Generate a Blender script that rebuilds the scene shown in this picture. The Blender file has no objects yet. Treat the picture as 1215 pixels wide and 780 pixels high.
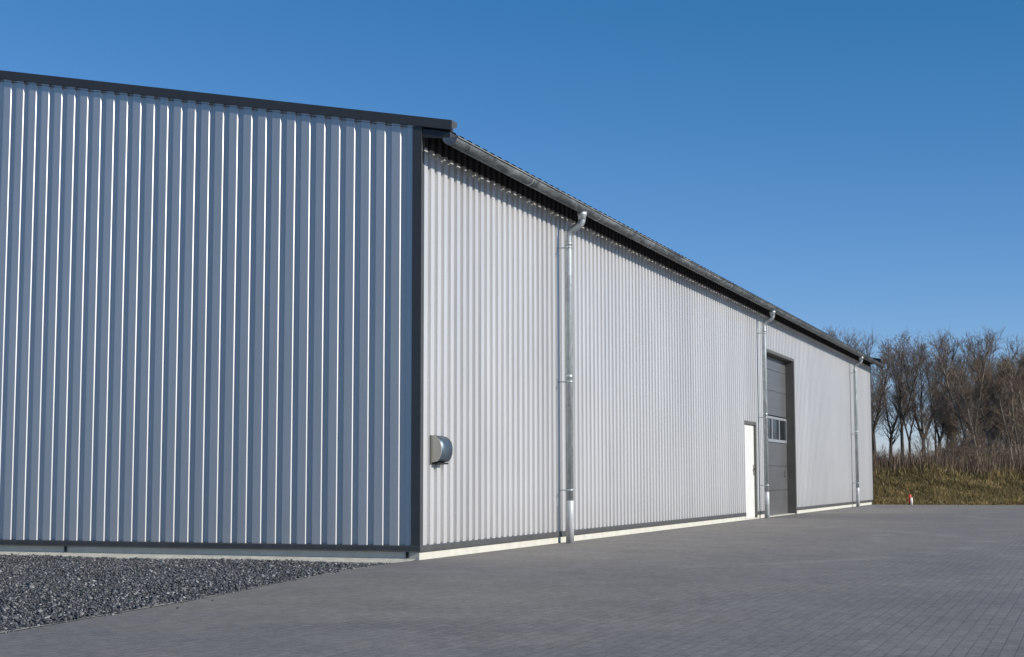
import bpy, math, random
import numpy as np
from mathutils import Matrix, Vector
R = math.radians
SC = bpy.context.scene
COL = SC.collection

# ------------------------------------------------------------------ helpers
class MB:
    """collects polygons, builds ONE mesh object"""
    def __init__(s): s.v = []; s.f = []; s.smooth = []
    def face(s, pts, smooth=False):
        n = len(s.v); s.v += [tuple(p) for p in pts]; s.f.append(list(range(n, n + len(pts)))); s.smooth.append(smooth)
    def box(s, x0, x1, y0, y1, z0, z1):
        n = len(s.v)
        s.v += [(x0,y0,z0),(x1,y0,z0),(x1,y1,z0),(x0,y1,z0),(x0,y0,z1),(x1,y0,z1),(x1,y1,z1),(x0,y1,z1)]
        for q in ((0,3,2,1),(4,5,6,7),(0,1,5,4),(1,2,6,5),(2,3,7,6),(3,0,4,7)):
            s.f.append([n + i for i in q]); s.smooth.append(False)
    def prism(s, poly, off, smooth=False):
        """closed polygon (3D points) extruded by vector off"""
        n = len(s.v); k = len(poly)
        s.v += [tuple(p) for p in poly] + [tuple(Vector(p) + Vector(off)) for p in poly]
        s.f.append([n + i for i in range(k)][::-1]); s.smooth.append(False)
        s.f.append([n + k + i for i in range(k)]); s.smooth.append(False)
        for i in range(k):
            j = (i + 1) % k
            s.f.append([n + i, n + j, n + k + j, n + k + i]); s.smooth.append(smooth)
    def tube(s, path, r, seg=16, caps=True):
        path = [Vector(p) for p in path]; rs = r if isinstance(r, (list, tuple)) else [r] * len(path)
        n0 = len(s.v); up = None
        for i, p in enumerate(path):
            if i == 0: d = path[1] - p
            elif i == len(path) - 1: d = p - path[i - 1]
            else: d = (path[i + 1] - p).normalized() + (p - path[i - 1]).normalized()
            d.normalize()
            if up is None:
                up = Vector((0, 1, 0)) if abs(d.y) < .9 else Vector((1, 0, 0))
            a = d.cross(up).normalized(); b = a.cross(d).normalized(); up = b
            for k in range(seg):
                t = 2 * math.pi * k / seg
                s.v.append(tuple(p + (a * math.cos(t) + b * math.sin(t)) * rs[i]))
        for i in range(len(path) - 1):
            for k in range(seg):
                q = (k + 1) % seg
                s.f.append([n0 + i*seg + k, n0 + i*seg + q, n0 + (i+1)*seg + q, n0 + (i+1)*seg + k]); s.smooth.append(True)
        if caps:
            s.f.append([n0 + k for k in range(seg)][::-1]); s.smooth.append(False)
            s.f.append([n0 + (len(path)-1)*seg + k for k in range(seg)]); s.smooth.append(False)
    def build(s, name, mat, parent=None, bevel=0, recalc=True):
        me = bpy.data.meshes.new(name); me.from_pydata(s.v, [], s.f)
        me.polygons.foreach_set('use_smooth', s.smooth)
        me.materials.append(mat); me.update()
        if recalc:
            import bmesh
            bm = bmesh.new(); bm.from_mesh(me); bmesh.ops.recalc_face_normals(bm, faces=bm.faces); bm.to_mesh(me); bm.free()
        o = bpy.data.objects.new(name, me); COL.objects.link(o)
        if parent: o.parent = parent
        if bevel:
            m = o.modifiers.new('bevel', 'BEVEL'); m.width = bevel; m.segments = 2; m.limit_method = 'ANGLE'
        return o

def np_mesh(name, verts, faces, mat, parent=None, smooth=False, link=True):
    """verts (N,3), faces (M,k) numpy arrays"""
    verts = np.ascontiguousarray(verts, dtype=np.float32); faces = np.ascontiguousarray(faces, dtype=np.int32)
    me = bpy.data.meshes.new(name); k = faces.shape[1]
    me.vertices.add(len(verts)); me.vertices.foreach_set('co', verts.ravel())
    me.loops.add(faces.size); me.loops.foreach_set('vertex_index', faces.ravel())
    me.polygons.add(len(faces)); me.polygons.foreach_set('loop_start', np.arange(len(faces), dtype=np.int32) * k)
    if smooth: me.polygons.foreach_set('use_smooth', np.ones(len(faces), dtype=bool))
    me.update(calc_edges=True); me.validate(); me.materials.append(mat)
    if not link: return me
    o = bpy.data.objects.new(name, me); COL.objects.link(o)
    if parent: o.parent = parent
    return o

def tag(o, label=None, cat=None, group=None, kind=None):
    if label: o['label'] = label
    if cat: o['category'] = cat
    if group: o['group'] = group
    if kind: o['kind'] = kind
    return o
def empty(name, loc=(0,0,0)):
    o = bpy.data.objects.new(name, None); COL.objects.link(o); o.location = loc; o.empty_display_size = .3
    return o

# ------------------------------------------------------------------ materials
class NT:
    def __init__(s, name):
        s.m = bpy.data.materials.new(name); s.m.use_nodes = True; s.t = s.m.node_tree; s.n = s.t.nodes
        s.b = s.n['Principled BSDF']
    def node(s, typ, **kw):
        n = s.n.new(typ)
        for k, v in kw.items(): setattr(n, k, v)
        return n
    def link(s, a, b): s.t.links.new(a, b)
    def coords(s, scale=(1,1,1), rot=(0,0,0)):
        tc = s.node('ShaderNodeTexCoord'); mp = s.node('ShaderNodeMapping')
        mp.inputs['Scale'].default_value = scale; mp.inputs['Rotation'].default_value = rot
        s.link(tc.outputs['Object'], mp.inputs[0]); return mp.outputs[0]
    def noise(s, co, scale, detail=4, rough=.55, dist=0):
        n = s.node('ShaderNodeTexNoise'); s.link(co, n.inputs['Vector'])
        n.inputs['Scale'].default_value = scale; n.inputs['Detail'].default_value = detail
        n.inputs['Roughness'].default_value = rough; n.inputs['Distortion'].default_value = dist
        return n.outputs['Fac']
    def ramp(s, fac, stops):
        n = s.node('ShaderNodeValToRGB'); s.link(fac, n.inputs[0]); e = n.color_ramp.elements
        while len(e) < len(stops): e.new(.5)
        for el, (p, c) in zip(e, stops):
            el.position = p; el.color = (*c, 1) if len(c) == 3 else c
        return n.outputs[0]
    def mix(s, fac, a, b, mode='MIX'):
        n = s.node('ShaderNodeMix', data_type='RGBA', blend_type=mode)
        for sock, val in ((n.inputs[0], fac), (n.inputs[6], a), (n.inputs[7], b)):
            if hasattr(val, 'links'): s.link(val, sock)
            else: sock.default_value = val if not isinstance(val, tuple) or len(val) == 4 else (*val, 1)
        return n.outputs[2]
    def maprange(s, v, a, b, c, d):
        n = s.node('ShaderNodeMapRange'); s.link(v, n.inputs[0])
        for i, x in enumerate((a, b, c, d)): n.inputs[i + 1].default_value = x
        return n.outputs[0]
    def bump(s, h, strength=.3, dist=.01, normal=None):
        n = s.node('ShaderNodeBump'); s.link(h, n.inputs['Height']); n.inputs['Strength'].default_value = strength
        n.inputs['Distance'].default_value = dist
        if normal is not None: s.link(normal, n.inputs['Normal'])
        return n.outputs[0]
    def set(s, **kw):
        for k, v in kw.items():
            sock = s.b.inputs[k]
            if hasattr(v, 'links'): s.link(v, sock)
            else: sock.default_value = (*v, 1) if isinstance(v, tuple) and len(v) == 3 else v
        return s.m

def simple(name, c, rough=.5, metal=0, var=.12, scale=3, bump=0, bscale=60, stretch=(1,1,1), spec=.5):
    k = NT(name); co = k.coords(stretch)
    f = k.noise(co, scale, 5)
    col = k.ramp(f, [(.3, tuple(x*(1-var) for x in c)), (.7, tuple(min(1, x*(1+var)) for x in c))])
    kw = dict(Roughness=k.maprange(f, .3, .7, rough*.9, min(1, rough*1.1)), Metallic=metal)
    kw['Base Color'] = col; kw['Specular IOR Level'] = spec
    if bump: kw['Normal'] = k.bump(k.noise(co, bscale, 4), bump, .01)
    return k.set(**kw)

# coated silver sheet: faint vertical streaks and dirt low down
k = NT('silver_coated_sheet'); co = k.coords((1,1,1)); cs = k.coords((6, 6, .25))
f = k.noise(cs, 2.2, 4); f2 = k.noise(co, .6, 3)
c = k.ramp(f, [(.25, (.60,.595,.58)), (.75, (.675,.67,.655))])
c = k.mix(k.maprange(f2, .35, .7, 0, .10), c, (.42,.42,.42))
# every sheet (one metre wide) has a slightly different tone; a little dust low down
tcs = k.node('ShaderNodeTexCoord'); sps = k.node('ShaderNodeSeparateXYZ'); k.link(tcs.outputs['Object'], sps.inputs[0])
ad = k.node('ShaderNodeMath', operation='ADD'); k.link(sps.outputs[0], ad.inputs[0]); k.link(sps.outputs[1], ad.inputs[1])
fl = k.node('ShaderNodeMath', operation='FLOOR'); k.link(ad.outputs[0], fl.inputs[0])
wn = k.node('ShaderNodeTexWhiteNoise', noise_dimensions='1D'); k.link(fl.outputs[0], wn.inputs['W'])
c = k.mix(1, c, k.ramp(wn.outputs['Value'], [(0, (.94,.94,.945)), (1, (1.03,1.03,1.03))]), 'MULTIPLY')
dz = k.node('ShaderNodeMath', operation='MULTIPLY'); k.link(k.maprange(sps.outputs[2], .15, .75, .32, 0), dz.inputs[0]); k.link(k.noise(k.coords((2.5,2.5,.8)), 3, 5, .7), dz.inputs[1])
c = k.mix(dz.outputs[0], c, (.40,.37,.32))
M_sheet = k.set(**{'Base Color': c, 'Metallic': .34, 'Roughness': k.maprange(f, .3, .7, .36, .43),
                   'Normal': k.bump(k.noise(co, 1.7, 2), .12, .012)})
M_anthr = simple('anthracite_coated_steel', (.064,.065,.064), .5, 0, .10, 4)
M_trim = simple('base_trim_steel', (.075,.075,.072), .5, 0, .15, 6)
M_roofs = simple('roof_underside_steel', (.035,.037,.04), .6, 0, .15, 4)
M_evstrip = simple('dark_eave_strip', (.040,.040,.042), .6, 0, .2, 5)
# galvanised zinc with spangle
k = NT('galvanised_zinc'); co = k.coords()
vo = k.node('ShaderNodeTexVoronoi'); k.link(co, vo.inputs['Vector']); vo.inputs['Scale'].default_value = 22
f = k.noise(k.coords((3,3,.8)), 3.5, 6, .65, .6)
c = k.ramp(f, [(.28, (.26,.29,.30)), (.52, (.42,.46,.47)), (.75, (.62,.66,.67))])
c = k.mix(.25, c, k.ramp(vo.outputs['Color'], [(.2, (.30,.34,.35)), (.9, (.66,.70,.71))]))
M_zinc = k.set(**{'Base Color': c, 'Metallic': .55, 'Roughness': k.maprange(f, .3, .7, .34, .55)})
k = NT('weathered_gutter_zinc'); f = k.noise(k.coords((1,.35,1)), 5, 6, .7, 1.2)
c = k.ramp(f, [(.3, (.065,.072,.076)), (.5, (.15,.165,.17)), (.75, (.34,.36,.365))])
M_gutter = k.set(**{'Base Color': c, 'Metallic': .45, 'Roughness': k.maprange(f, .3, .7, .4, .65)})
M_bright = simple('new_standpipe_zinc', (.44,.46,.465), .5, .2, .2, 5)
M_conc = simple('cream_plinth_render', (.56,.545,.47), .9, 0, .09, 5, .25, 90)
M_apron = simple('concrete_apron', (.56,.53,.44), .9, 0, .18, 9, .6, 60)
M_white = simple('white_painted_door', (.70,.70,.66), .4, 0, .03, 4)
M_black = simple('black_rubber', (.012,.012,.012), .7, 0, .1, 8)
M_gate = simple('grey_gate_panel', (.128,.127,.125), .36, .2, .07, 2, .05, 300)
M_gframe = simple('aluminium_rail', (.42,.43,.44), .4, .5, .06, 4)
M_jamb = simple('olive_grey_flashing', (.105,.103,.088), .5, 0, .1, 4)
M_glass = NT('window_pane').set(**{'Base Color': (.012,.014,.016), 'Roughness': .06, 'Specular IOR Level': .6})
M_steel = simple('stainless_hood_sky_tint', (.10,.135,.165), .42, .5, .08, 6, .05, 200, (1,1,8))  # stainless shell; the blue sky reflection is put into its base colour
M_cheek = simple('hood_side_ground_tint', (.50,.47,.40), .5, .25, .06, 6)  # same hood; the beige ground reflection is put into the base colour
M_red = simple('red_marker_paint', (.55,.045,.02), .5, 0, .12, 9)
M_mwhite = simple('white_marker_paint', (.78,.74,.70), .5, 0, .06, 9)

# paving of small concrete blocks, long joints parallel to the long wall
k = NT('concrete_block_paving'); co = k.coords(rot=(0,0,R(90)))
wob = k.noise(k.coords(), 1.1, 2)
br = k.node('ShaderNodeTexBrick'); k.link(co, br.inputs['Vector'])
br.offset = .5; br.inputs['Scale'].default_value = 1; br.inputs['Brick Width'].default_value = .16; br.inputs['Row Height'].default_value = .08
br.inputs['Mortar Size'].default_value = .0045; br.inputs['Mortar Smooth'].default_value = .25; br.inputs['Bias'].default_value = 0
br.inputs['Color1'].default_value = (.180,.171,.160,1); br.inputs['Color2'].default_value = (.226,.214,.201,1)
br.inputs['Mortar'].default_value = (.120,.116,.110,1)
w = k.coords()
big = k.noise(w, .16, 5, .6, 1.2); mid = k.noise(w, 1.3, 5, .6, .4); fine = k.noise(w, 70, 4, .7); spk = k.noise(w, 14, 3, .6)
jm = k.noise(w, .9, 4, .7, .8)
bc = k.mix(k.maprange(jm, .42, .66, .45, .0), br.outputs['Color'], (.204,.194,.182))
vd = k.node('ShaderNodeTexVoronoi'); k.link(w, vd.inputs['Vector']); vd.inputs['Scale'].default_value = 6.5
dots = k.maprange(vd.outputs['Distance'], .05, .13, .9, 0)
bc = k.mix(dots, bc, (.115,.112,.108))
c = k.mix(1, bc, k.ramp(big, [(.30, (.86,.86,.91)), (.5, (1.02,1.0,.97)), (.70, (1.18,1.14,1.04))]), 'MULTIPLY')
c = k.mix(1, c, k.ramp(mid, [(.25, (.86,.86,.86)), (.75, (1.12,1.12,1.12))]), 'MULTIPLY')
c = k.mix(1, c, k.ramp(fine, [(.25, (.62,.62,.62)), (.75, (1.36,1.36,1.36))]), 'MULTIPLY')
c = k.mix(1, c, k.ramp(spk, [(.3, (.80,.80,.80)), (.7, (1.20,1.20,1.20))]), 'MULTIPLY')
c = k.mix(k.maprange(spk, .66, .78, 0, .45), c, (.11,.11,.11))
# faint curved tyre scuffs (rings round a few turning centres)
for (cx, cy, rad, wd, st) in ((12.5, 9, 8.5, .16, .20), (12.5, 9, 6.9, .16, .17), (-3.5, 6, 9.2, .2, .16), (15, 24, 9.0, .3, .22), (15, 24, 10.7, .3, .2), (2, 30, 7.5, .25, .16), (9,-6,9.4,.12,.12)):
    mp = k.node('ShaderNodeMapping'); tc = k.node('ShaderNodeTexCoord'); k.link(tc.outputs['Object'], mp.inputs[0])
    mp.inputs['Location'].default_value = (-cx, -cy, 0)
    ln = k.node('ShaderNodeVectorMath', operation='LENGTH'); k.link(mp.outputs[0], ln.inputs[0])
    d = k.node('ShaderNodeMath', operation='SUBTRACT'); k.link(ln.outputs['Value'], d.inputs[0]); d.inputs[1].default_value = rad
    a = k.node('ShaderNodeMath', operation='ABSOLUTE'); k.link(d.outputs[0], a.inputs[0])
    mk = k.node('ShaderNodeMath', operation='MULTIPLY'); k.link(k.maprange(a.outputs[0], 0, wd, st*2.4, 0), mk.inputs[0])
    k.link(k.maprange(mid, .4, .65, 0, 1), mk.inputs[1])
    c = k.mix(mk.outputs[0], c, (.30,.295,.28))
hsum = k.node('ShaderNodeMath', operation='MULTIPLY_ADD'); k.link(fine, hsum.inputs[0]); hsum.inputs[1].default_value = .22
inv = k.maprange(br.outputs['Fac'], 0, 1, 1, 0); k.link(inv, hsum.inputs[2])
nrm = k.bump(hsum.outputs[0], .35, .006)
M_pave = k.set(**{'Base Color': c, 'Roughness': .78, 'Normal': nrm, 'Specular IOR Level': .4})

# gravel
k = NT('basalt_chippings'); g = k.node('ShaderNodeNewGeometry')
c = k.ramp(g.outputs['Random Per Island'], [(0, (.034,.035,.038)), (.45, (.068,.070,.075)), (.8, (.115,.118,.123)), (.95, (.21,.21,.21)), (1, (.36,.36,.35))])
M_stone = k.set(**{'Base Color': c, 'Roughness': .6})
k = NT('gravel_bed'); co = k.coords(); vo = k.node('ShaderNodeTexVoronoi'); k.link(co, vo.inputs['Vector']); vo.inputs['Scale'].default_value = 45
c = k.ramp(vo.outputs['Color'], [(.1, (.03,.034,.042)), (.6, (.07,.076,.088)), (.9, (.14,.15,.16))])
M_gbed = k.set(**{'Base Color': c, 'Roughness': .8, 'Normal': k.bump(vo.outputs['Distance'], .9, .03)})
M_sand = simple('sandy_mortar_edge', (.40,.37,.30), .95, 0, .3, 30, .6, 80)
# soil / grass terrain
k = NT('rough_grassland'); co = k.coords(); f = k.noise(co, .7, 8, .7); f2 = k.noise(co, 9, 5, .7)
c = k.ramp(f, [(.3, (.060,.048,.020)), (.5, (.13,.10,.042)), (.7, (.20,.155,.072))])
c = k.mix(1, c, k.ramp(f2, [(.25, (.45,.5,.45)), (.75, (1.4,1.35,1.3))]), 'MULTIPLY')
M_land = k.set(**{'Base Color': c, 'Roughness': .95, 'Normal': k.bump(f2, .8, .08)})
def island(name, stops, rough=.8, patch=0):
    k = NT(name); g = k.node('ShaderNodeNewGeometry')
    c = k.ramp(g.outputs['Random Per Island'], stops)
    if patch:
        f = k.noise(k.coords((1, 1, .4)), 1.6, 5, .7, .5); f2 = k.noise(k.coords(), .55, 3, .6)
        c = k.mix(1, c, k.ramp(f, [(.32, (.50,.52,.45)), (.5, (.95,.95,.9)), (.68, (1.5,1.4,1.3))]), 'MULTIPLY')
        c = k.mix(k.maprange(f2, .45, .6, 0, .2), c, (.11,.095,.035))
    return k.set(**{'Base Color': c, 'Roughness': rough, 'Specular IOR Level': .25})
M_grass = island('dry_grass_blades', [(0, (.080,.066,.024)), (.4, (.175,.135,.055)), (.75, (.30,.23,.105)), (1, (.50,.40,.22))], patch=1)
M_brush = island('brown_brush_stems', [(0, (.055,.036,.026)), (.45, (.115,.078,.055)), (.8, (.20,.14,.10)), (1, (.42,.33,.23))])
M_bark = simple('dark_alder_bark', (.062,.052,.042), .9, 0, .35, 3, .6, 30)
M_barkp = simple('pale_sapling_bark', (.22,.19,.145), .85, 0, .3, 4, .3, 30)
M_twig = island('dark_brown_twigs', [(0, (.070,.054,.043)), (.5, (.140,.110,.088)), (1, (.27,.22,.175))])
M_twigr = island('reddish_brown_twigs', [(0, (.085,.060,.042)), (.5, (.160,.118,.082)), (1, (.30,.24,.185))])

# ------------------------------------------------------------------ warehouse
L = 38.9; P = .2; XR = -10.0; SL = .188; DEP = .034
ZE = 4.924                       # underside of the roof sheet at x = .40
def zroof(x): return ZE + (0.40 - x) * SL if x > XR else ZE + (0.40 - (2*XR - x)) * SL
ZS = .155                      # lower end of the sheets
hall = empty('warehouse', (-10, 19, 0))
hall['label'] = 'long silver corrugated metal warehouse with shallow dark roof beside the paved yard'
hall['category'] = 'warehouse'
OFF = Vector((10, -19, 0))
def part(mb, name, mat, parent=hall, **kw):
    """mesh given in world coordinates; parented so that it keeps its place"""
    o = mb.build(name, mat, parent, **kw)
    if parent is hall: o.location = OFF
    return o

def prof_pts(s0, s1, phase, crest=.098, flank=.006, DEP=.040):
    """(s, depth) breakpoints of the trapezoid profile between s0 and s1; phase = start of a crest"""
    def dep(s):
        u = (s - phase) % P
        if u < crest: return 0
        if u < crest + flank: return (u - crest) / flank * DEP
        if u < P - flank: return DEP
        return (P - u) / flank * DEP
    pts = [s0]
    n = math.floor((s0 - phase) / P) - 1
    while phase + n * P < s1 + P:
        for o in (0, crest, crest + flank, P - flank):
            s = phase + n * P + o
            if s0 + 1e-5 < s < s1 - 1e-5: pts.append(s)
        n += 1
    pts.append(s1)
    return [(s, dep(s)) for s in pts]
def sheet(mb, s0, s1, phase, zb, zt, axis, base, out, **kw):
    """vertical trapezoid sheeting along an axis; out=+1/-1 outward direction; zt a function of s"""
    pp = prof_pts(s0, s1, phase, **kw); n = len(mb.v)
    for s, d in pp:
        c = base - out * d
        for z in (zb, zt(s)):
            mb.v.append((c, s, z) if axis == 'y' else (s, c, z))
    for i in range(len(pp) - 1):
        a = n + 2*i
        mb.f.append([a, a+2, a+3, a+1]); mb.smooth.append(False)
PH = .098
D0, D1, DT = 17.72, 18.92, 2.15           # door opening
G0, G1, GT = 19.95, 23.84, 3.93           # gate opening
mb = MB(); top = lambda s: zroof(0) + .003
sheet(mb, .03, D0, PH, ZS, top, 'y', 0, 1)
sheet(mb, D0, D1, PH, DT + .04, top, 'y', 0, 1)
sheet(mb, D1, G0, PH, ZS, top, 'y', 0, 1)
sheet(mb, G0, G1, PH, GT, top, 'y', 0, 1)
sheet(mb, G1, L - .02, PH, ZS, top, 'y', 0, 1)
part(mb, 'long_wall', M_sheet, recalc=False)
mb = MB()
sheet(mb, -.03 + 2*XR + .06, -.03, -.268 - .110, ZS, lambda s: zroof(s) + .045, 'x', 0, -1, crest=.110, flank=.0165, DEP=.024)
# break at the ridge is inside the profile points closely enough: fascia hides the top edge
part(mb, 'gable_wall', M_sheet, recalc=False)
mb = MB(); sheet(mb, 2*XR + .03, -.03, -.38, ZS, lambda s: zroof(s) + .003, 'x', L, 1); part(mb, 'gable_wall', M_sheet, recalc=False)
mb = MB(); sheet(mb, .03, L - .02, PH, ZS, top, 'y', 2*XR, -1); part(mb, 'long_wall', M_sheet, recalc=False)

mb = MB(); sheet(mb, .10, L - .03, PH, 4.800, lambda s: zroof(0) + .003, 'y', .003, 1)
part(mb, 'eave_strip', M_evstrip, recalc=False)  # dark ribbed strip over the wall head, just proud of the sheets
# plinths
mb = MB()
def ring_box(z0, z1, o, skip=()):
    # four boxes, butted, long side interrupted at door and gate
    for a, b in ((-o, D0 - .02), (D1 + .05, G0 - .12), (G1 + .0, L + o)):
        mb.box(-.25, o, a, b, z0, z1)
    mb.box(2*XR - o, -.25, -o, .25, z0, z1)
    mb.box(2*XR - o, -.25, L - .25, L + o, z0, z1)
    mb.box(2*XR - o, 2*XR + .25, .25, L - .25, z0, z1)
ring_box(-.30, .130, -.004)
part(mb, 'plinth', M_conc)
mb = MB()
mb.box(-.2, -.012, D0 - .02, D1 + .05, -.05, .028); part(mb, 'door_threshold', M_conc)
mb = MB(); mb.box(-.3, -.01, G0, G1, -.05, .012); part(mb, 'gate_threshold', M_conc)

# base trim: drip flashing with sloping nose
def drip(mb, a, b, axis, base, out):
    prof = [(-.045, ZS + .020), (.010, ZS + .006), (.014, ZS - .004), (.014, .104), (.024, .096), (.022, .092), (.002, .097), (-.003, .10), (-.003, ZS - .02), (-.045, ZS + .01)]
    if axis == 'y': mb.prism([(base + out*d, a, z) for d, z in prof], (0, b - a, 0))
    else: mb.prism([(a, base + out*d, z) for d, z in prof], (b - a, 0, 0))
mb = MB()
for a, b in ((.0, D0 - .02), (D1 + .06, G0 - .1), (G1 + .10, L)): drip(mb, a, b, 'y', 0, 1)
part(mb, 'base_trim', M_trim)
mb = MB(); drip(mb, 2*XR, .012, 'x', 0, -1); part(mb, 'base_trim', M_trim)
mb = MB(); drip(mb, 2*XR, .0, 'x', L, 1); part(mb, 'base_trim', M_trim)
# narrow black boxes at the gable plinth
for x in (-.15, -4.82, -9.6):
    mb = MB(); mb.box(x - .016, x + .016, -.012, .0, .022, .098); part(mb, 'plinth_tick', M_black)

# corner flashings
for (cx, cy, sx, sy) in ((0, 0, 1, -1), (0, L, 1, 1), (2*XR, 0, -1, -1), (2*XR, L, -1, 1)):
    mb = MB(); zt = zroof(cx) + (.034 if cx == 0 else -.01); e = .010
    wl = .085 if cy == 0 else .05
    x1, y1 = cx + sx*e, cy + sy*e
    q = [(x1, y1), (x1 - sx*.115, y1), (x1 - sx*.115, y1 - sy*.022), (x1 - sx*.113, y1 - sy*.022), (x1 - sx*.113, y1 - sy*.002), (x1 - sx*.002, y1 - sy*.002),
         (x1 - sx*.002, y1 - sy*(wl-.002)), (x1 - sx*.022, y1 - sy*(wl-.002)), (x1 - sx*.022, y1 - sy*wl), (x1, y1 - sy*wl)]
    mb.prism([(x, y, ZS - .006) for x, y in q], (0, 0, zt - ZS + .006)); part(mb, 'corner_trim', M_anthr)

# roof
Y0, Y1 = -.016, L + .22
roof_parts = []
RP = .25
def roof_sheet(side):
    mb = MB(); n = 0
    pts = []; s = Y0 + .01; ph = .06
    def lift(u):
        u = (u - ph) % RP
        if u < .105: return .016
        if u < .130: return (.130 - u) / .025 * .016
        if u < RP - .025: return 0
        return (u - (RP - .025)) / .025 * .016
    br = sorted({round(Y0 + .01, 4), round(Y1 - .01, 4)} | {round(ph + i*RP + o, 4) for i in range(-2, int(Y1/RP) + 2) for o in (0, .105, .130, RP - .025) if Y0 + .01 < ph + i*RP + o < Y1 - .01})
    for y in br:
        for x in (.37, XR):
            xx = x if side > 0 else 2*XR - x
            mb.v.append((xx, y, zroof(x) + lift(y)))
    for i in range(len(br) - 1):
        a = 2*i; mb.f.append([a, a+2, a+3, a+1]); mb.smooth.append(False)
    o = part(mb, 'roof', M_roofs, recalc=True)
    m = o.modifiers.new('thick', 'SOLIDIFY'); m.thickness = .0015; m.offset = 1
roof_sheet(1); roof_sheet(-1)
# ridge cap
mb = MB(); zz = zroof(XR) + .036
mb.prism([(XR - .25, Y0 - .002, zz - .25*SL), (XR, Y0 - .002, zz), (XR + .25, Y0 - .002, zz - .25*SL), (XR + .25, Y0 - .002, zz - .25*SL + .004), (XR, Y0 - .002, zz + .004), (XR - .25, Y0 - .002, zz - .25*SL + .004)], (0, Y1 - Y0 + .004, 0))
part(mb, 'ridge_cap', M_anthr)
# eave flashing (closes the valleys of the roof sheet above the gutter)
for sd in (1, -1):
    mb = MB(); xa = .364 if sd > 0 else 2*XR - .364
    mb.box(min(xa, xa + .002*sd), max(xa, xa + .002*sd), Y0 + .012, Y1 - .012, 4.84, zroof(.368) - .002); part(mb, 'eave_flashing', M_roofs)
    # timber purlin / closure above the wall head
    mb = MB(); xb = -.14 if sd > 0 else 2*XR + .14
    mb.box(xb - .05, xb + .05, .06, L - .06, zroof(-.14) - .17, zroof(-.14) - .025); part(mb, 'eave_purlin', M_roofs)
# verge flashings, near and far, both slopes
for (ya, yb, sgn) in ((Y0 - .004, .14, -1), (L - .14, Y1 + .004, 1)):
    for sd in (1, -1):
        def X(x): return x if sd > 0 else 2*XR - x
        mb = MB(); xs = (.392, XR)
        f = ya if sgn < 0 else yb
        zt = lambda x: zroof(x) + .138
        zb = lambda x: zroof(x) + .026
        a, b = X(xs[0]), X(xs[1])
        # top flange, face plate, return lip
        t = .003
        def quad(p): mb.prism(p[0], p[1])
        iy = yb if sgn < 0 else ya
        mb.prism([(a, f, zt(xs[0])), (b, f, zt(xs[1])), (b, f, zt(xs[1]) - t), (a, f, zt(xs[0]) - t)], (0, iy - f, 0))
        mb.prism([(a, f - 0.0*sgn, zt(xs[0]) - t), (b, f, zt(xs[1]) - t), (b, f, zb(xs[1])), (a, f, zb(xs[0]))], (0, -sgn*t, 0))
        mb.prism([(a, f - sgn*t, zb(xs[0])), (b, f - sgn*t, zb(xs[1])), (b, f - sgn*t, zb(xs[1]) + t), (a, f - sgn*t, zb(xs[0]) + t)], (0, -sgn*.018, 0))
        # end piece at the eave
        mb.prism([(a, f, zb(xs[0]) ), (a, iy, zb(xs[0]) + .055), (a, iy, zt(xs[0])), (a, f, zt(xs[0]))], ((.004 if sd > 0 else -.004), 0, 0))
        part(mb, 'verge_trim', M_anthr)
        mb = MB(); c0, c1 = X(.362), X(-.02); ya2, yb2 = (Y0 + .012, .10) if sgn < 0 else (L - .10, Y1 - .012)
        mb.prism([(c0, ya2, zroof(.362) + .019), (c0, ya2, zroof(.362) + .10), (c1, ya2, zroof(-.02) + .10), (c1, ya2, zroof(-.02) + .019)], (0, yb2 - ya2, 0))
        mb.prism([(c0, ya2 + .002, zroof(.362) - .002), (c0, ya2 + .002, zroof(.362) - .075), (X(.02), ya2 + .002, zroof(-.02) - .11), (X(.02), ya2 + .002, zroof(.02) - .002)], (0, .022, 0))
        part(mb, 'verge_board', M_roofs)

# gutters
GX, GZ, GR = .374, 4.862, .090
def gutter(sd):
    mb = MB(); y0, y1 = -.02, L + .30
    gx = GX if sd > 0 else 2*XR - GX
    n = 14
    def ringp(r, y): return [(gx + sd*r*math.cos(t), y, GZ + r*math.sin(t)) for t in [math.pi + i*math.pi/n for i in range(n+1)]]
    o_, i_ = ringp(GR, y0), ringp(GR - .002, y0)
    poly = o_ + i_[::-1]
    mb.prism(poly, (0, y1 - y0, 0), smooth=True)
    # rolled bead on the front lip
    mb.tube([(gx + sd*(GR + .006), y0, GZ - .002), (gx + sd*(GR + .006), y1, GZ - .002)], .010, 10)
    # end caps
    for y in (y0 - .003, y1):
        mb.prism(ringp(GR + .001, y), (0, .003, 0))
    g = part(mb, 'gutter', M_gutter)
    # joints
    y = 2.6
    while y < L:
        j = MB(); j.prism(ringp(GR + .0035, y) + ringp(GR + .0005, y)[::-1], (0, .035, 0), smooth=True)
        j.build('gutter_joint', M_zinc, g); y += 3.0
    y = .4
    while y < L:            # strap brackets up to the roof sheet
        j = MB(); j.prism(ringp(GR + .004, y) + ringp(GR + .0008, y)[::-1], (0, .022, 0), smooth=True)
        j.build('gutter_bracket', M_gutter, g); y += .8
gutter(1); gutter(-1)

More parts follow.
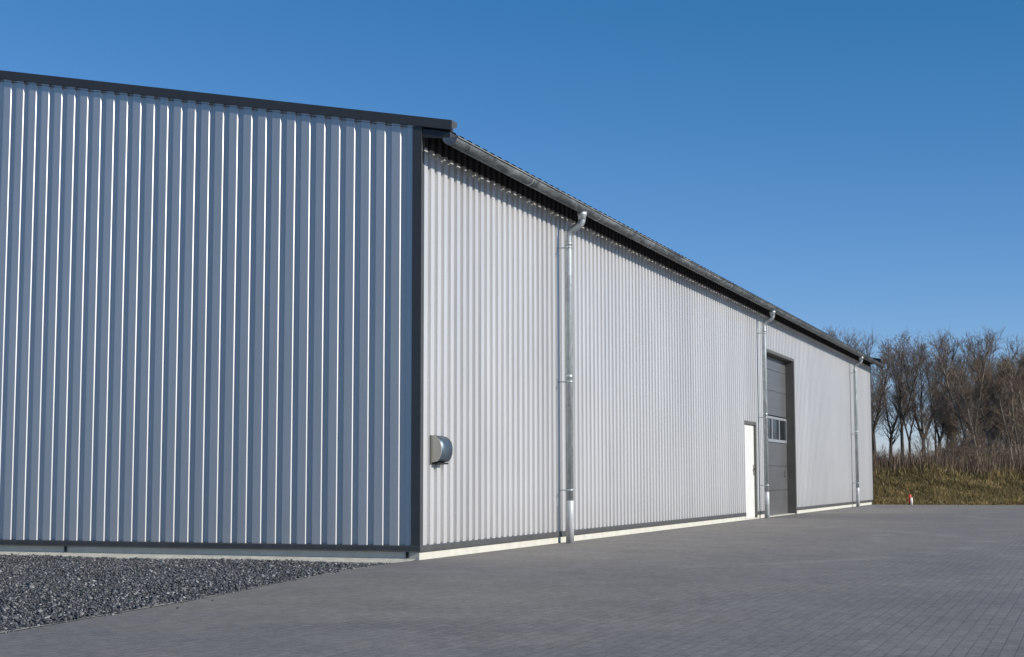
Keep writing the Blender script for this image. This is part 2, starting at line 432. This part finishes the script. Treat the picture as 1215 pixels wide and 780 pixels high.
# downpipes
def downpipe(y):
    mb = MB(); px = .165; r = .0525
    path = [(GX, y, GZ - GR + .01), (GX, y, GZ - GR - .06)]
    # swan neck, two bends
    def arc(c, r_, a0, a1, n=7): return [(c[0] + r_*math.cos(a0 + (a1-a0)*i/n), y, c[1] + r_*math.sin(a0 + (a1-a0)*i/n)) for i in range(n+1)]
    za = GZ - GR - .09
    path += arc((GX - .11, za), .11, 0, -R(68))
    zb = 4.43
    path += arc((px + .11, zb), .11, math.pi - R(68), math.pi)
    path += [(px, y, 4.30), (px, y, .56)]
    mb.tube(path, r, 20)
    dp = part(mb, 'downpipe', M_zinc)
    j = MB()   # outlet funnel, sockets
    j.tube([(GX, y, GZ - GR + .012), (GX, y, GZ - GR - .035), (GX, y, GZ - GR - .05), (GX, y, GZ - GR - .10)], [.075, .07, .058, .058], 20)
    j.build('outlet', M_zinc, dp)
    for zs_ in (4.36, 2.42):
        j = MB(); j.tube([(px, y, zs_), (px, y, zs_ - .06)], .056, 20); j.build('socket', M_zinc, dp)
    j = MB(); j.tube([(px, y, -.02), (px, y, .60), (px, y, .605)], [.058, .058, .054], 20); j.build('standpipe', M_bright, dp)
    for z in (4.26, 2.30, .74):
        j = MB(); j.tube([(px, y, z), (px, y, z + .028)], .0585, 20)
        j.box(.0, px - .055, y - .007, y + .007, z + .006, z + .022)
        j.box(px - .008, px + .008, y - .082, y - .055, z + .004, z + .024)
        j.box(px - .008, px + .008, y + .055, y + .082, z + .004, z + .024)
        j.build('pipe_bracket', M_zinc, dp)
for y in (4.93, 19.25, 33.93): downpipe(y)

# door
mb = MB()
mb.box(-.075, -.035, D0 + .02, D1 - .07, .03, DT - .03)
dr = part(mb, 'door', M_white, bevel=.003)
j = MB()
j.box(-.12, .012, D1 - .066, D1 + .012, .028, DT + .045); j.box(-.12, .012, D0 - .01, D1 - .068, DT - .025, DT + .045)
j.box(-.12, -.002, D0 - .02, D0 + .012, .028, DT - .027)
j.build('door_frame', M_jamb, dr)
j = MB(); yh = D1 - .15
j.box(-.035, -.028, yh - .022, yh + .022, .98, 1.22); j.tube([(-.03, yh, 1.12), (.025, yh, 1.12)], .011, 10); j.tube([(.025, yh + .01, 1.12), (.025, yh - .13, 1.12)], .011, 10)
j.build('handle', M_black, dr)
for z in (.30, 1.15, 1.90):
    j = MB(); j.tube([(-.028, D0 + .03, z), (-.028, D0 + .03, z + .09)], .009, 8); j.build('hinge', M_white, dr)

# sectional gate
GXF = -.20
gate = MB(); zs = [.012, .62, 1.22, 1.80, 2.47, 3.08, 3.60, GT + .02]
for i in (0, 1, 2, 4, 5, 6):
    gate.box(GXF - .04, GXF, G0 + .03, G1 - .03, zs[i] + .004, zs[i+1] - .004)
    zm = (zs[i] + zs[i+1]) / 2
    for zz in (zs[i] + (zs[i+1]-zs[i])*.33, zs[i] + (zs[i+1]-zs[i])*.66):
        gate.box(GXF, GXF + .0035, G0 + .035, G1 - .035, zz - .006, zz + .006)
gt = part(gate, 'sectional_gate', M_gate, bevel=.003)
j = MB(); j.box(GXF - .045, GXF - .03, G0 + .02, G1 - .02, .012, GT); j.build('gate_seal', M_black, gt)
j = MB(); wz0, wz1 = 1.83, 2.44
j.box(GXF - .03, GXF + .006, G0 + .03, G1 - .03, wz0 - .02, wz0 + .05); j.box(GXF - .03, GXF + .006, G0 + .03, G1 - .03, wz1 - .06, wz1)
nm = 4; ys = [G0 + .03 + i*(G1 - G0 - .06)/nm for i in range(nm + 1)]
for y in ys: j.box(GXF - .03, GXF + .004, max(y - .045, G0 + .031), min(y + .045, G1 - .031), wz0 + .05, wz1 - .06)
j.build('window_frame', M_gframe, gt)
for i in range(nm):
    j = MB(); j.box(GXF - .025, GXF - .018, ys[i] + .047, ys[i+1] - .047, wz0 + .052, wz1 - .062); j.build('pane', M_glass, gt)
j = MB(); j.tube([(GXF + .003, G1 - .5, .95), (GXF + .03, G1 - .5, .95), (GXF + .03, G1 - .5, 1.08), (GXF + .003, G1 - .5, 1.08)], .008, 8); j.build('handle', M_black, gt)
mb = MB()   # reveal lining and face flashing of the gate opening
mb.box(-.27, .016, G1 - .025, G1 + .0, -.02, GT); mb.box(.012, .018, G1 + .0, G1 + .07, .0, GT + .07)
mb.box(-.27, .016, G0, G0 + .025, -.02, GT); mb.box(.012, .018, G0 - .07, G0, .0, GT + .07)
mb.box(-.27, .016, G0, G1, GT + .001, GT + .025); mb.box(.012, .018, G0 + .001, G1 - .001, GT + .027, GT + .07)
part(mb, 'gate_surround', M_jamb)

# extractor hood on the long wall: wall plate and D-shaped barrel
hz, hy0, hy1 = 1.262, .305, .66
mb = MB(); mb.box(-.002, .012, hy0 - .012, hy1 + .012, hz - .175, hz + .165)
hd = part(mb, 'extractor_hood', M_jamb)
def dprof(g=0): return [(.012, hz + .155 - g), (.05, hz + .15 - g), (.09, hz + .125 - g), (.118, hz + .08 - g), (.132, hz + .02), (.128, hz - .045), (.108, hz - .10 + g), (.078, hz - .135 + g), (.045, hz - .140 + g), (.012, hz - .150 + g)]
j = MB(); j.prism([(x, hy0 + .012, z) for x, z in dprof()], (0, hy1 - hy0 - .026, 0), smooth=True); j.build('hood_shell', M_steel, hd)
for y in (hy0 + .002, hy1 - .012):
    j = MB(); j.prism([(x + .004*(x > .02), y, z) for x, z in dprof(-.004)], (0, .010, 0)); j.build('hood_cheek', M_cheek, hd)
j = MB(); j.box(.012, .085, hy0 + .02, hy1 - .02, hz - .172, hz - .152); j.build('hood_grille', M_black, hd)

# dark interior floor slab closes the hall
mb = MB(); mb.box(2*XR + .3, -.3, .3, L - .3, -.05, .01); part(mb, 'floor_slab', M_conc)

# ------------------------------------------------------------------ setting
def sheet_poly(name, pts, z, mat):
    mb = MB(); mb.face([(x, y, z) for x, y in pts]); o = mb.build(name, mat, recalc=False); o['kind'] = 'structure'; return o
BND = [(-.02, -.012), (-.02, -.25), (-.05, -.60), (.07, -2.10), (.42, -4.2), (.70, -5.7), (.85, -7.0), (.97, -8.0), (1.10, -9.4), (1.3, -12), (1.5, -20), (1.7, -60)]
EDGE = 38.35
pv = [(-.05, -.012)] + BND + [(70, -60), (70, EDGE + 1.2), (5.2, EDGE + .05), (.0, EDGE), (.0, EDGE), (-.02, EDGE)]
pv = [(x, y) for i, (x, y) in enumerate(pv) if i == 0 or (x, y) != pv[i-1]][1:]
sheet_poly('yard_paving', pv, 0, M_pave)
# concrete apron along the gable, sloping to the gravel
mb = MB(); rnd = random.Random(5); n = 120
for i in range(n):
    xa, xb = -.04 - 20.2*i/n, -.04 - 20.2*(i+1)/n
    if i == 0: ja = .19
    jb = .20 + rnd.uniform(-.02, .02) + .05*math.sin(i*.35)*.5
    mb.face([(xa, -.004, .013), (xb, -.004, .013), (xb, -jb, -.022), (xa, -ja, -.022)])
    mb.face([(xa, -ja, -.022), (xb, -jb, -.022), (xb, -jb - .01, -.09), (xa, -ja - .01, -.09)])
    ja = jb
o = mb.build('concrete_apron', M_apron, recalc=False); o['kind'] = 'structure'
# terrain: one sheet to the horizon with the bank behind the yard
def bank(x, y):
    e = EDGE + (.0 if x < 5 else min(1.15, (x - 5.2) * .018)) + .02
    t = min(1, max(0, (y - e) / 4.2)); t = t*t*(3 - 2*t)
    h = .93 * t + .10*math.sin(x*.7 + 1)*t + .05*math.sin(x*1.9 + y)*t
    return -.11 + (h + .10*min(1, max(0, (y - e + .05)/.1)) if y > e - .05 else 0) + (0 if y < 60 else -(min(y, 400) - 60)*.004)
xs = sorted(set([-900, -400, -200, -100, -60] + [round(-40 + i*1.0, 2) for i in range(111)] + [90, 130, 200, 400, 900]))
ys_ = sorted(set([-900, -400, -150, -61, -30, -10, 0, 20, 36] + [round(38 + i*.1, 2) for i in range(14)] + [round(39.4 + i*.4, 2) for i in range(20)] + [48, 52, 58, 66, 80, 100, 130, 180, 260, 400, 900, 2500]))
V = [(x, y, bank(x, y)) for y in ys_ for x in xs]; nx = len(xs)
F = [[j*nx + i, j*nx + i + 1, (j+1)*nx + i + 1, (j+1)*nx + i] for j in range(len(ys_) - 1) for i in range(nx - 1)]
land = np_mesh('ground', V, F, M_land, smooth=True); land['kind'] = 'structure'
# gravel bed under the stones
gb = [(x - .0, y) for x, y in BND[1:]] + [(-60, -60), (-60, -.15), (-.03, -.15)]
sheet_poly('gravel_bed', gb, -.045, M_gbed)

# loose basalt chippings
rng = np.random.default_rng(7)
def bx(y):   # boundary x at y
    ys2 = [-b[1] for b in BND]; return np.interp(-y, ys2, [b[0] for b in BND])
def stones(n, xr, yr, size, name):
    x = rng.uniform(*xr, n); y = rng.uniform(*yr, n)
    keep = (x < bx(y) + .030 - .075*rng.random(n)**1.5 + .018*np.sin(y*5) + .012*np.sin(y*13) + np.where(rng.random(n) < .004, .5*rng.random(n)**2, 0)) & ((y < -.19) | (rng.random(n) < .12))
    # thin out what lies far outside the frame
    left = (x + 6.6) < (-.2 - y) * (7.4/8.5) * -1 * -1 if False else None
    fx = -6.3 + (-.2 - y) * .86   # left frame edge on the ground
    vis = x > fx - .6
    keep &= vis | (rng.random(n) < .18)
    x, y = x[keep], y[keep]; m = len(x)
    base = np.array([[1,0,0],[-1,0,0],[0,1,0],[0,-1,0],[0,0,1],[0,0,-1],[.55,.55,.5],[-.55,.5,-.45]], float)[:6]
    s = size * rng.lognormal(0, .42, m)
    v = base[None] * (1 + .35*rng.uniform(-1, 1, (m, 6, 3))) + .25*rng.uniform(-1, 1, (m, 6, 3))
    v *= (s[:, None] * np.array([1, .85, .62])[None])[:, None, :]
    a = rng.uniform(0, 6.283, m); tl = rng.normal(0, .5, m)
    ca, sa, ct, st = np.cos(a), np.sin(a), np.cos(tl), np.sin(tl)
    X_, Y_, Z_ = v[..., 0], v[..., 1], v[..., 2]
    Y2 = Y_*ct[:, None] - Z_*st[:, None]; Z2 = Y_*st[:, None] + Z_*ct[:, None]
    X3 = X_*ca[:, None] - Y2*sa[:, None]; Y3 = X_*sa[:, None] + Y2*ca[:, None]
    z = -.042 + rng.uniform(0, .022, m) + .010*np.sin(x*2.1 + y)*np.cos(y*1.7)
    z = np.where(x > bx(y) + .004, .004, z)
    out = np.stack([X3 + x[:, None], Y3 + y[:, None], Z2 + z[:, None]], -1).reshape(-1, 3)
    f0 = np.array([[0,2,4],[2,1,4],[1,3,4],[3,0,4],[2,0,5],[1,2,5],[3,1,5],[0,3,5]])
    f = (f0[None] + (np.arange(m)*6)[:, None, None]).reshape(-1, 3)
    return out, f
v1, f1 = stones(230000, (-14, 1.3), (-11, -.02), .0108, 'a')
g = np_mesh('gravel', v1, f1, M_stone); g['kind'] = 'stuff'; g['label'] = 'dark grey loose basalt chippings in front of the gable wall'; g['category'] = 'gravel'
# sandy haunch where paving meets gravel
mb = MB(); rnd = random.Random(3); px, py = None, None; tot = []
for i in range(2, len(BND) - 2):
    (xa, ya), (xb, yb) = BND[i], BND[i+1]; n = max(2, int(math.hypot(xb-xa, yb-ya)/.06))
    tot += [(xa + (xb-xa)*t/n, ya + (yb-ya)*t/n) for t in range(n)]
prev = None
for i, (x, y) in enumerate(tot):
    w = max(.004, (.010 + .05*min(1, max(0, (-y - 3.2)/2.5))) * (.7 + .5*math.sin(i*.31) * math.sin(i*.113) + rnd.uniform(-.25, .35)))
    cur = (x, y, w)
    if prev:
        (x0, y0, w0) = prev
        mb.face([(x0 + .002, y0, .004), (x0 - w0*.6, y0, .003), (x - w*.6, y, .003), (x + .002, y, .004)])
        mb.face([(x0 - w0*.6, y0, .003), (x0 - w0 - .01, y0, -.03), (x - w - .01, y, -.03), (x - w*.6, y, .003)])
    prev = cur
o = mb.build('mortar_edge', M_sand, recalc=False); o['kind'] = 'structure'
# a few pale stones strayed on to the paving
rs = random.Random(11)
for i in range(0):
    pass

# ------------------------------------------------------------------ vegetation
class Tubes:
    def __init__(s): s.a = []; s.b = []; s.ra = []; s.rb = []
    def seg(s, a, b, ra, rb): s.a.append(a); s.b.append(b); s.ra.append(ra); s.rb.append(rb)
    def mesh(s, name, mat, k=3):
        a = np.array(s.a, float); b = np.array(s.b, float); ra = np.array(s.ra)[:, None]; rb = np.array(s.rb)[:, None]
        d = b - a; d /= np.linalg.norm(d, axis=1, keepdims=True) + 1e-9
        h = np.where(np.abs(d[:, 2:3]) < .9, np.array([[0, 0, 1.]]), np.array([[1., 0, 0]]))
        u = np.cross(d, h); u /= np.linalg.norm(u, axis=1, keepdims=True); w = np.cross(d, u)
        vs = []
        for base, r in ((a, ra), (b, rb)):
            for i in range(k):
                t = 2*math.pi*i/k; vs.append(base + (u*math.cos(t) + w*math.sin(t))*r)
        V = np.stack(vs, 1).reshape(-1, 3); m = len(a)
        f0 = np.array([[i, (i+1) % k, k + (i+1) % k, k + i] for i in range(k)])
        F = (f0[None] + (np.arange(m)*2*k)[:, None, None]).reshape(-1, 4)
        return np_mesh(name, V, F, mat, smooth=(k > 3), link=False)

def grow_tree(seed, H=11.0, leaders=2, spread=.42, r0=.14, lean=0, start=.30, dens=1.0):
    r = random.Random(seed); tr, cr = Tubes(), Tubes()
    def vec(a, el): return Vector((math.cos(a)*math.cos(el), math.sin(a)*math.cos(el), math.sin(el)))
    def path(p, d, length, n, rad, tip, wob, upw, T):
        pts = [(p.copy(), rad)]
        for i in range(n):
            d = (d + Vector((r.gauss(0, wob), r.gauss(0, wob), r.gauss(0, wob*.6))) + Vector((0, 0, upw))).normalized()
            q = p + d*length/n; r1 = rad + (tip - rad)*(i+1)/n; r0_ = rad + (tip - rad)*i/n
            T.seg(tuple(p), tuple(q), r0_, r1); p = q; pts.append((p.copy(), r1, d.copy()))
        return pts
    base = Vector((0, 0, -.2)); d = Vector((lean, r.uniform(-.03, .03), 1)).normalized()
    fork = H*r.uniform(.28, .45) if leaders > 1 else H*.9
    r0 *= 1.45; main = path(base, d, fork + .2, 8, r0, r0*.68 if leaders > 1 else .03, .035, .02, tr)
    lines = [main]
    if leaders > 1:
        a0 = r.uniform(0, 6.28)
        for i in range(leaders):
            a = a0 + i*6.283/leaders + r.uniform(-.5, .5)
            lines.append(path(main[-1][0], vec(a, R(r.uniform(62, 78))), (H - fork)*r.uniform(.88, 1.05), 10, r0*.55, .018, .06, .06, tr))
    def twigs(p, d, length, lvl):
        n = 3; rad = {0: .013, 1: .0080, 2: .0058}[lvl]
        pts = path(p, d, length, n, rad, rad*.55, .16, .08, cr)
        if lvl < 2:
            for i in range(int((7 if lvl == 0 else 5) * dens)):
                q = r.choice(pts[1:]); dd = (q[2] + Vector((r.gauss(0, .55), r.gauss(0, .55), r.gauss(.12, .4)))).normalized()
                twigs(q[0], dd, length*r.uniform(.38, .62), lvl + 1)
    for li, ln in enumerate(lines):
        for i, q in enumerate(ln[1:]):
            z = q[0].z / H
            if z < start*r.uniform(.75, 1.15): continue
            for k in range(r.randint(2, 3)):
                a = r.uniform(0, 6.283); el = R(r.uniform(32, 70))
                ll = H*spread*.42*(1.25 - z*.85)*r.uniform(.6, 1.15)
                lim = path(q[0], vec(a, el), ll, 5, max(.015, q[1]*.42), .009, .10, .13, tr)
                for q2 in lim[1:]:
                    for m in range(int(2*dens + r.random())):
                        dd = (q2[2] + Vector((r.gauss(0, .55), r.gauss(0, .55), r.gauss(.15, .35)))).normalized()
                        twigs(q2[0], dd, r.uniform(.5, 1.05), 0)
    return tr, cr
VAR = []
for s, (H, ld, sp, r0, ln, st) in enumerate([(11, 3, .40, .13, .03, .34), (10.6, 2, .34, .11, -.04, .40), (11.4, 3, .46, .15, .0, .30), (10.2, 1, .36, .10, .05, .33), (10.8, 2, .44, .14, -.02, .25)]):
    tr, cr = grow_tree(40 + s, H, ld, sp, r0, ln, st, .62)
    VAR.append((tr.mesh('trunk', M_bark, 6), cr.mesh('crown', M_twig, 3), max(b[2] for b in cr.b)))
tr, cr = grow_tree(60, 10, 2, .38, .10, .03, .18, .9)
VAR.append((tr.mesh('trunk', M_barkp, 6), cr.mesh('crown', M_twigr, 3), max(b[2] for b in cr.b)))
tr, cr = grow_tree(71, 6.5, 1, .26, .035, .16, .25, .5)
SAP = [(tr.mesh('trunk', M_barkp, 5), cr.mesh('crown', M_twigr, 3), 6.5)]
tr, cr = grow_tree(72, 6.0, 1, .30, .032, -.12, .2, .55)
SAP.append((tr.mesh('trunk', M_barkp, 5), cr.mesh('crown', M_twigr, 3), 6.0))
# multi-stemmed shrub (reddish)
def grow_shrub(seed):
    r = random.Random(seed); t, c = Tubes(), Tubes()
    for s_ in range(16):
        a = r.uniform(0, 6.283); el = R(r.uniform(50, 82)); p = Vector((r.gauss(0, .15), r.gauss(0, .15), -.1))
        d = Vector((math.cos(a)*math.cos(el), math.sin(a)*math.cos(el), math.sin(el))); n = 6; Ls = r.uniform(1.6, 3.2)
        for i in range(n):
            d = (d + Vector((r.gauss(0, .09), r.gauss(0, .09), .03))).normalized(); q = p + d*Ls/n
            t.seg(tuple(p), tuple(q), .016*(1 - i/n*.7), .016*(1 - (i+1)/n*.7)); p = q
            for m in range(7):
                dd = (d + Vector((r.gauss(0, .5), r.gauss(0, .5), r.gauss(.1, .3)))).normalized(); e = p + dd*r.uniform(.25, .6)
                c.seg(tuple(p), tuple(e), .007, .004)
                for k_ in range(3):
                    f_ = p + dd*r.uniform(.1, .4); de = (dd + Vector((r.gauss(0, .6), r.gauss(0, .6), r.gauss(.1, .4)))).normalized()
                    c.seg(tuple(f_), tuple(f_ + de*r.uniform(.12, .3)), .0055, .003)
    return t.mesh('stems', M_brush, 3), c.mesh('twigs', M_twigr, 3)
SHR = [grow_shrub(81), grow_shrub(82), grow_shrub(83)]

def plant(name, meshes, x, y, sc, rz, label, cat, group, names=('trunk', 'crown')):
    o = empty(name, (x, y, bank(x, y) - .03)); o.rotation_euler.z = rz; o.scale = (sc[0], sc[0], sc[1])
    tag(o, label, cat, group)
    for nm, me in zip(names, meshes):
        c_ = bpy.data.objects.new(nm, me); COL.objects.link(c_); c_.parent = o
    return o
# camera ray helper so that the recognisable trees stand where the photograph shows them
CAM = Vector((7.2201, -16.2494, .9259)); F_, YAW, PIT, ROLL = 1832.05, -.358582, .0966898, -.00182345
def x_at(px, Y):
    d = Vector((math.sin(YAW), math.cos(YAW), 0)); r_ = Vector((math.cos(YAW), -math.sin(YAW), 0))
    ray = d*math.cos(PIT) + r_*((px - 607.5)/F_); ray = ray / ray.y
    return CAM.x + ray.x*(Y - CAM.y)
GT_ = 'bare trees behind the yard'
front = [ # px, Y, variant, height, width scale, label
 (1009, 88, 2, 11.7, 'bare tree whose tips show just above the far end of the roof'),
 (1034, 86, 4, 11.3, 'bare tree standing directly beside the far corner of the warehouse'),
 (1066, 80, 0, 10.0, 'dark bare tree with forked trunk, first clear trunk right of the warehouse'),
 (1091, 82, 2, 10.7, 'tall bare tree with broad round crown left of the pale gap'),
 (1112, 92, 1, 10.4, 'slim bare tree right beside the pale gap between the trunks'),
 (1126, 80, 4, 10.3, 'thick dark bare tree with dense rounded crown in the middle of the row'),
 (1152, 84, 2, 11.2, 'tallest bare tree, its crown rising above all its neighbours'),
 (1171, 82, 1, 10.6, 'narrow bare tree just right of the tallest tree'),
 (1186, 74, 5, 8.6, 'reddish brown bare tree with pale trunk near the right side'),
 (1206, 72, 5, 9.0, 'rightmost visible bare tree, reddish brown, cut by the picture edge')]
rr = random.Random(21)
for px, Y, vi, Ht, lab in front:
    m = VAR[vi]; s_ = Ht*(.90 if px < 1130 else .85)/m[2]
    plant('bare_tree', m[:2], x_at(px, Y), Y, (s_*rr.uniform(.95, 1.12), s_), rr.uniform(0, 6.28), lab, 'tree', GT_)
for i in range(22):      # denser back rows
    Y = rr.uniform(92, 118); px = 985 + i*13 + rr.uniform(-5, 5)
    if 1040 < px < 1118 and i % 2: Y = 118
    if 1040 < px < 1112 and i % 2 == 0: continue
    m = VAR[rr.randrange(6)]; Ht = rr.uniform(7.9, 9.6)*(Y + 16)/110; s_ = Ht/m[2]
    plant('bare_tree', m[:2], x_at(px, Y), Y, (s_, s_), rr.uniform(0, 6.28), 'bare brown tree in the crowded back rows behind the front trees', 'tree', 'bare trees in the back rows')
for i in range(12):       # right of the tall ones, closer, denser
    px = 1116 + i*12 + rr.uniform(-4, 4); Y = rr.uniform(60, 76); m = VAR[rr.choice((3, 5, 1, 5))]; Ht = rr.uniform(4.6, 6.6)
    plant('bare_tree', m[:2], x_at(px, Y), Y, (Ht/m[2],)*2, rr.uniform(0, 6.28), 'shorter brown bare tree filling the thicket below the tall trees on the right', 'tree', 'short bare trees in the thicket')
sap_l = [(1098, 50, 0, 2.6), (1143, 52, 0, 5.6), (1152, 50, 1, 5.2), (1165, 54, 1, 4.6), (1176, 50, 0, 4.2), (1189, 53, 1, 4.6), (1200, 50, 0, 4.0), (1210, 52, 1, 4.8), (1159, 49, 0, 3.6), (1082, 55, 1, 3.2), (1226, 50, 0, 4.6), (1240, 52, 1, 4.3)]
for i, (px, Y, vi, Ht) in enumerate(sap_l):
    m = SAP[vi]; plant('sapling', m[:2], x_at(px, Y), Y, (Ht/m[2]*1.1, Ht/m[2]), rr.uniform(0, 6.28), 'thin pale leaning sapling rising out of the brown brush', 'sapling', 'pale saplings in the brush')
for i in range(64):
    Y = rr.uniform(45.5, 62); px = 1020 + rr.random()*250; s_ = rr.uniform(.34, .54) * (Y + 16)/68
    if 1036 < px < 1118: s_ *= .78
    elif px > 1128: s_ *= 1.12
    plant('shrub', SHR[i % 3], x_at(px, Y), Y, (s_*1.25, s_), rr.uniform(0, 6.28), 'leafless reddish brown shrub in the brush on top of the bank', 'shrub', 'leafless shrubs on the bank', ('stems', 'twigs'))

# dry brush stems on the bank top (uncountable)
n = 26000; rng = np.random.default_rng(3)
y = 42.3 + (rng.random(n)**1.3)*14; x = -9 + rng.random(n)*27
def bankv(x, y): return np.array([bank(a, b) for a, b in zip(x, y)])
z = bankv(x, y); h = rng.uniform(.40, 1.05, n)*(1 + .25*np.sin(x*1.3)*np.sin(y*.9))
def blades(x, y, z, h, w, lean, rng):
    n = len(x); a = rng.uniform(0, 6.283, n); l = lean*h*rng.uniform(.1, 1, n); b = rng.uniform(0, 6.283, n)
    v = np.zeros((n, 5, 3)); dx, dy = np.cos(a)*w, np.sin(a)*w; lx, ly = np.cos(b)*l, np.sin(b)*l
    v[:, 0] = np.stack([x - dx, y - dy, z - .03], -1); v[:, 1] = np.stack([x + dx, y + dy, z - .03], -1)
    v[:, 2] = np.stack([x + dx*.7 + lx*.4, y + dy*.7 + ly*.4, z + h*.55], -1); v[:, 3] = np.stack([x - dx*.7 + lx*.4, y - dy*.7 + ly*.4, z + h*.55], -1)
    v[:, 4] = np.stack([x + lx, y + ly, z + h], -1)
    i = (np.arange(n)*5)[:, None]
    f = np.concatenate([i + np.array([[0, 1, 2]]), i + np.array([[0, 2, 3]]), i + np.array([[3, 2, 4]])])
    return v.reshape(-1, 3), f
v_, f_ = blades(x, y, z, h, .009, .35, rng)
o = np_mesh('brush', v_, f_, M_brush); tag(o, 'dense dry brown brush and reeds along the top of the bank', 'brush', kind='stuff')
n = 120000
y = EDGE + .03 + (rng.random(n))*5.5; x = -2.5 + rng.random(n)*13
y = y + np.clip((x - 5.2)*.018, 0, 1.15)
cl = .5 + .5*np.sin(x*3.1 + 2*np.sin(y*1.7))*np.sin(y*2.3 + np.sin(x*1.1))
z = bankv(x, y); h = rng.uniform(.05, .16, n)*(.6 + cl*1.1) * np.clip((y - EDGE)/.25, .35, 1); top_ = y > EDGE + 3.4; h = np.where(top_ & (rng.random(n) < .22), h*2.4, h)
v_, f_ = blades(x, y, z, h, .008, .9, rng)
o = np_mesh('grass', v_, f_, M_grass); tag(o, 'rough dry olive grass covering the low bank behind the paved yard', 'grass', kind='stuff')

# short red and white marker post at the yard edge
mx, my = x_at(1075, EDGE - .1), EDGE - .1
mp = empty('marker_post', (mx, my, 0)); tag(mp, 'short red and white marker post at the far edge of the paving', 'marker post')
j = MB(); j.tube([(-.02, 0, 0), (-.02, 0, .335), (-.02, 0, .35)], [.048, .048, .036], 16); j.build('post', M_red, mp)
j = MB(); j.prism([(.034 + .04*math.cos(t), .04*math.sin(t) - .03, 0.0) for t in [i*2*math.pi/14 for i in range(14)]], (0, 0, .24), smooth=True); j.build('white_stub', M_mwhite, mp)

# ------------------------------------------------------------------ light, sky, camera
EL, TH = 25.2, 7.5                         # sun elevation; degrees in front of the gable plane
sd = Vector((math.cos(R(TH))*math.cos(R(EL)), -math.sin(R(TH))*math.cos(R(EL)), math.sin(R(EL))))
sun = bpy.data.lights.new('sun', 'SUN'); sun.energy = 5.0; sun.angle = R(.5); sun.color = (1, .945, .86)
so = bpy.data.objects.new('sun', sun); COL.objects.link(so); so.rotation_euler = sd.to_track_quat('Z', 'Y').to_euler()
w = bpy.data.worlds.new('World'); SC.world = w; w.use_nodes = True; nt = w.node_tree
bg = nt.nodes['Background']; sky = nt.nodes.new('ShaderNodeTexSky'); sky.sky_type = 'NISHITA'; sky.sun_disc = False
sky.sun_elevation = R(EL); sky.sun_rotation = R(90 + TH); sky.air_density = 1.0; sky.dust_density = .0; sky.ozone_density = 8.0; sky.altitude = 1500
sp = nt.nodes.new('ShaderNodeSeparateColor'); cb = nt.nodes.new('ShaderNodeCombineColor'); nt.links.new(sky.outputs[0], sp.inputs[0])
m1 = nt.nodes.new('ShaderNodeMath'); m1.operation = 'MULTIPLY_ADD'; nt.links.new(sp.outputs[0], m1.inputs[0]); m1.inputs[1].default_value = 1.42; m1.inputs[2].default_value = -.56
m2 = nt.nodes.new('ShaderNodeMath'); m2.operation = 'MULTIPLY'; nt.links.new(sp.outputs[0], m2.inputs[0]); m2.inputs[1].default_value = .4
m3 = nt.nodes.new('ShaderNodeMath'); m3.operation = 'MAXIMUM'; nt.links.new(m1.outputs[0], m3.inputs[0]); nt.links.new(m2.outputs[0], m3.inputs[1])
nt.links.new(m3.outputs[0], cb.inputs[0]); nt.links.new(sp.outputs[1], cb.inputs[1]); nt.links.new(sp.outputs[2], cb.inputs[2])
nt.links.new(cb.outputs[0], bg.inputs[0]); bg.inputs[1].default_value = .118
cam = bpy.data.cameras.new('camera'); co_ = bpy.data.objects.new('camera', cam); COL.objects.link(co_); SC.camera = co_
cam.sensor_fit = 'HORIZONTAL'; cam.sensor_width = 36; cam.lens = 36*F_/1215; cam.clip_end = 6000; cam.clip_start = .05
d = Vector((math.sin(YAW)*math.cos(PIT), math.cos(YAW)*math.cos(PIT), math.sin(PIT)))
r_ = Vector((math.cos(YAW), -math.sin(YAW), 0)); u = r_.cross(d)
r2 = r_*math.cos(ROLL) + u*math.sin(ROLL); u2 = -r_*math.sin(ROLL) + u*math.cos(ROLL)
mt = Matrix((r2, u2, -d)).transposed().to_4x4(); mt.translation = CAM; co_.matrix_world = mt
SC.view_settings.view_transform = 'Standard'; SC.view_settings.look = 'None'; SC.view_settings.exposure = 0; SC.view_settings.gamma = 1
SC.view_settings.use_curve_mapping = False
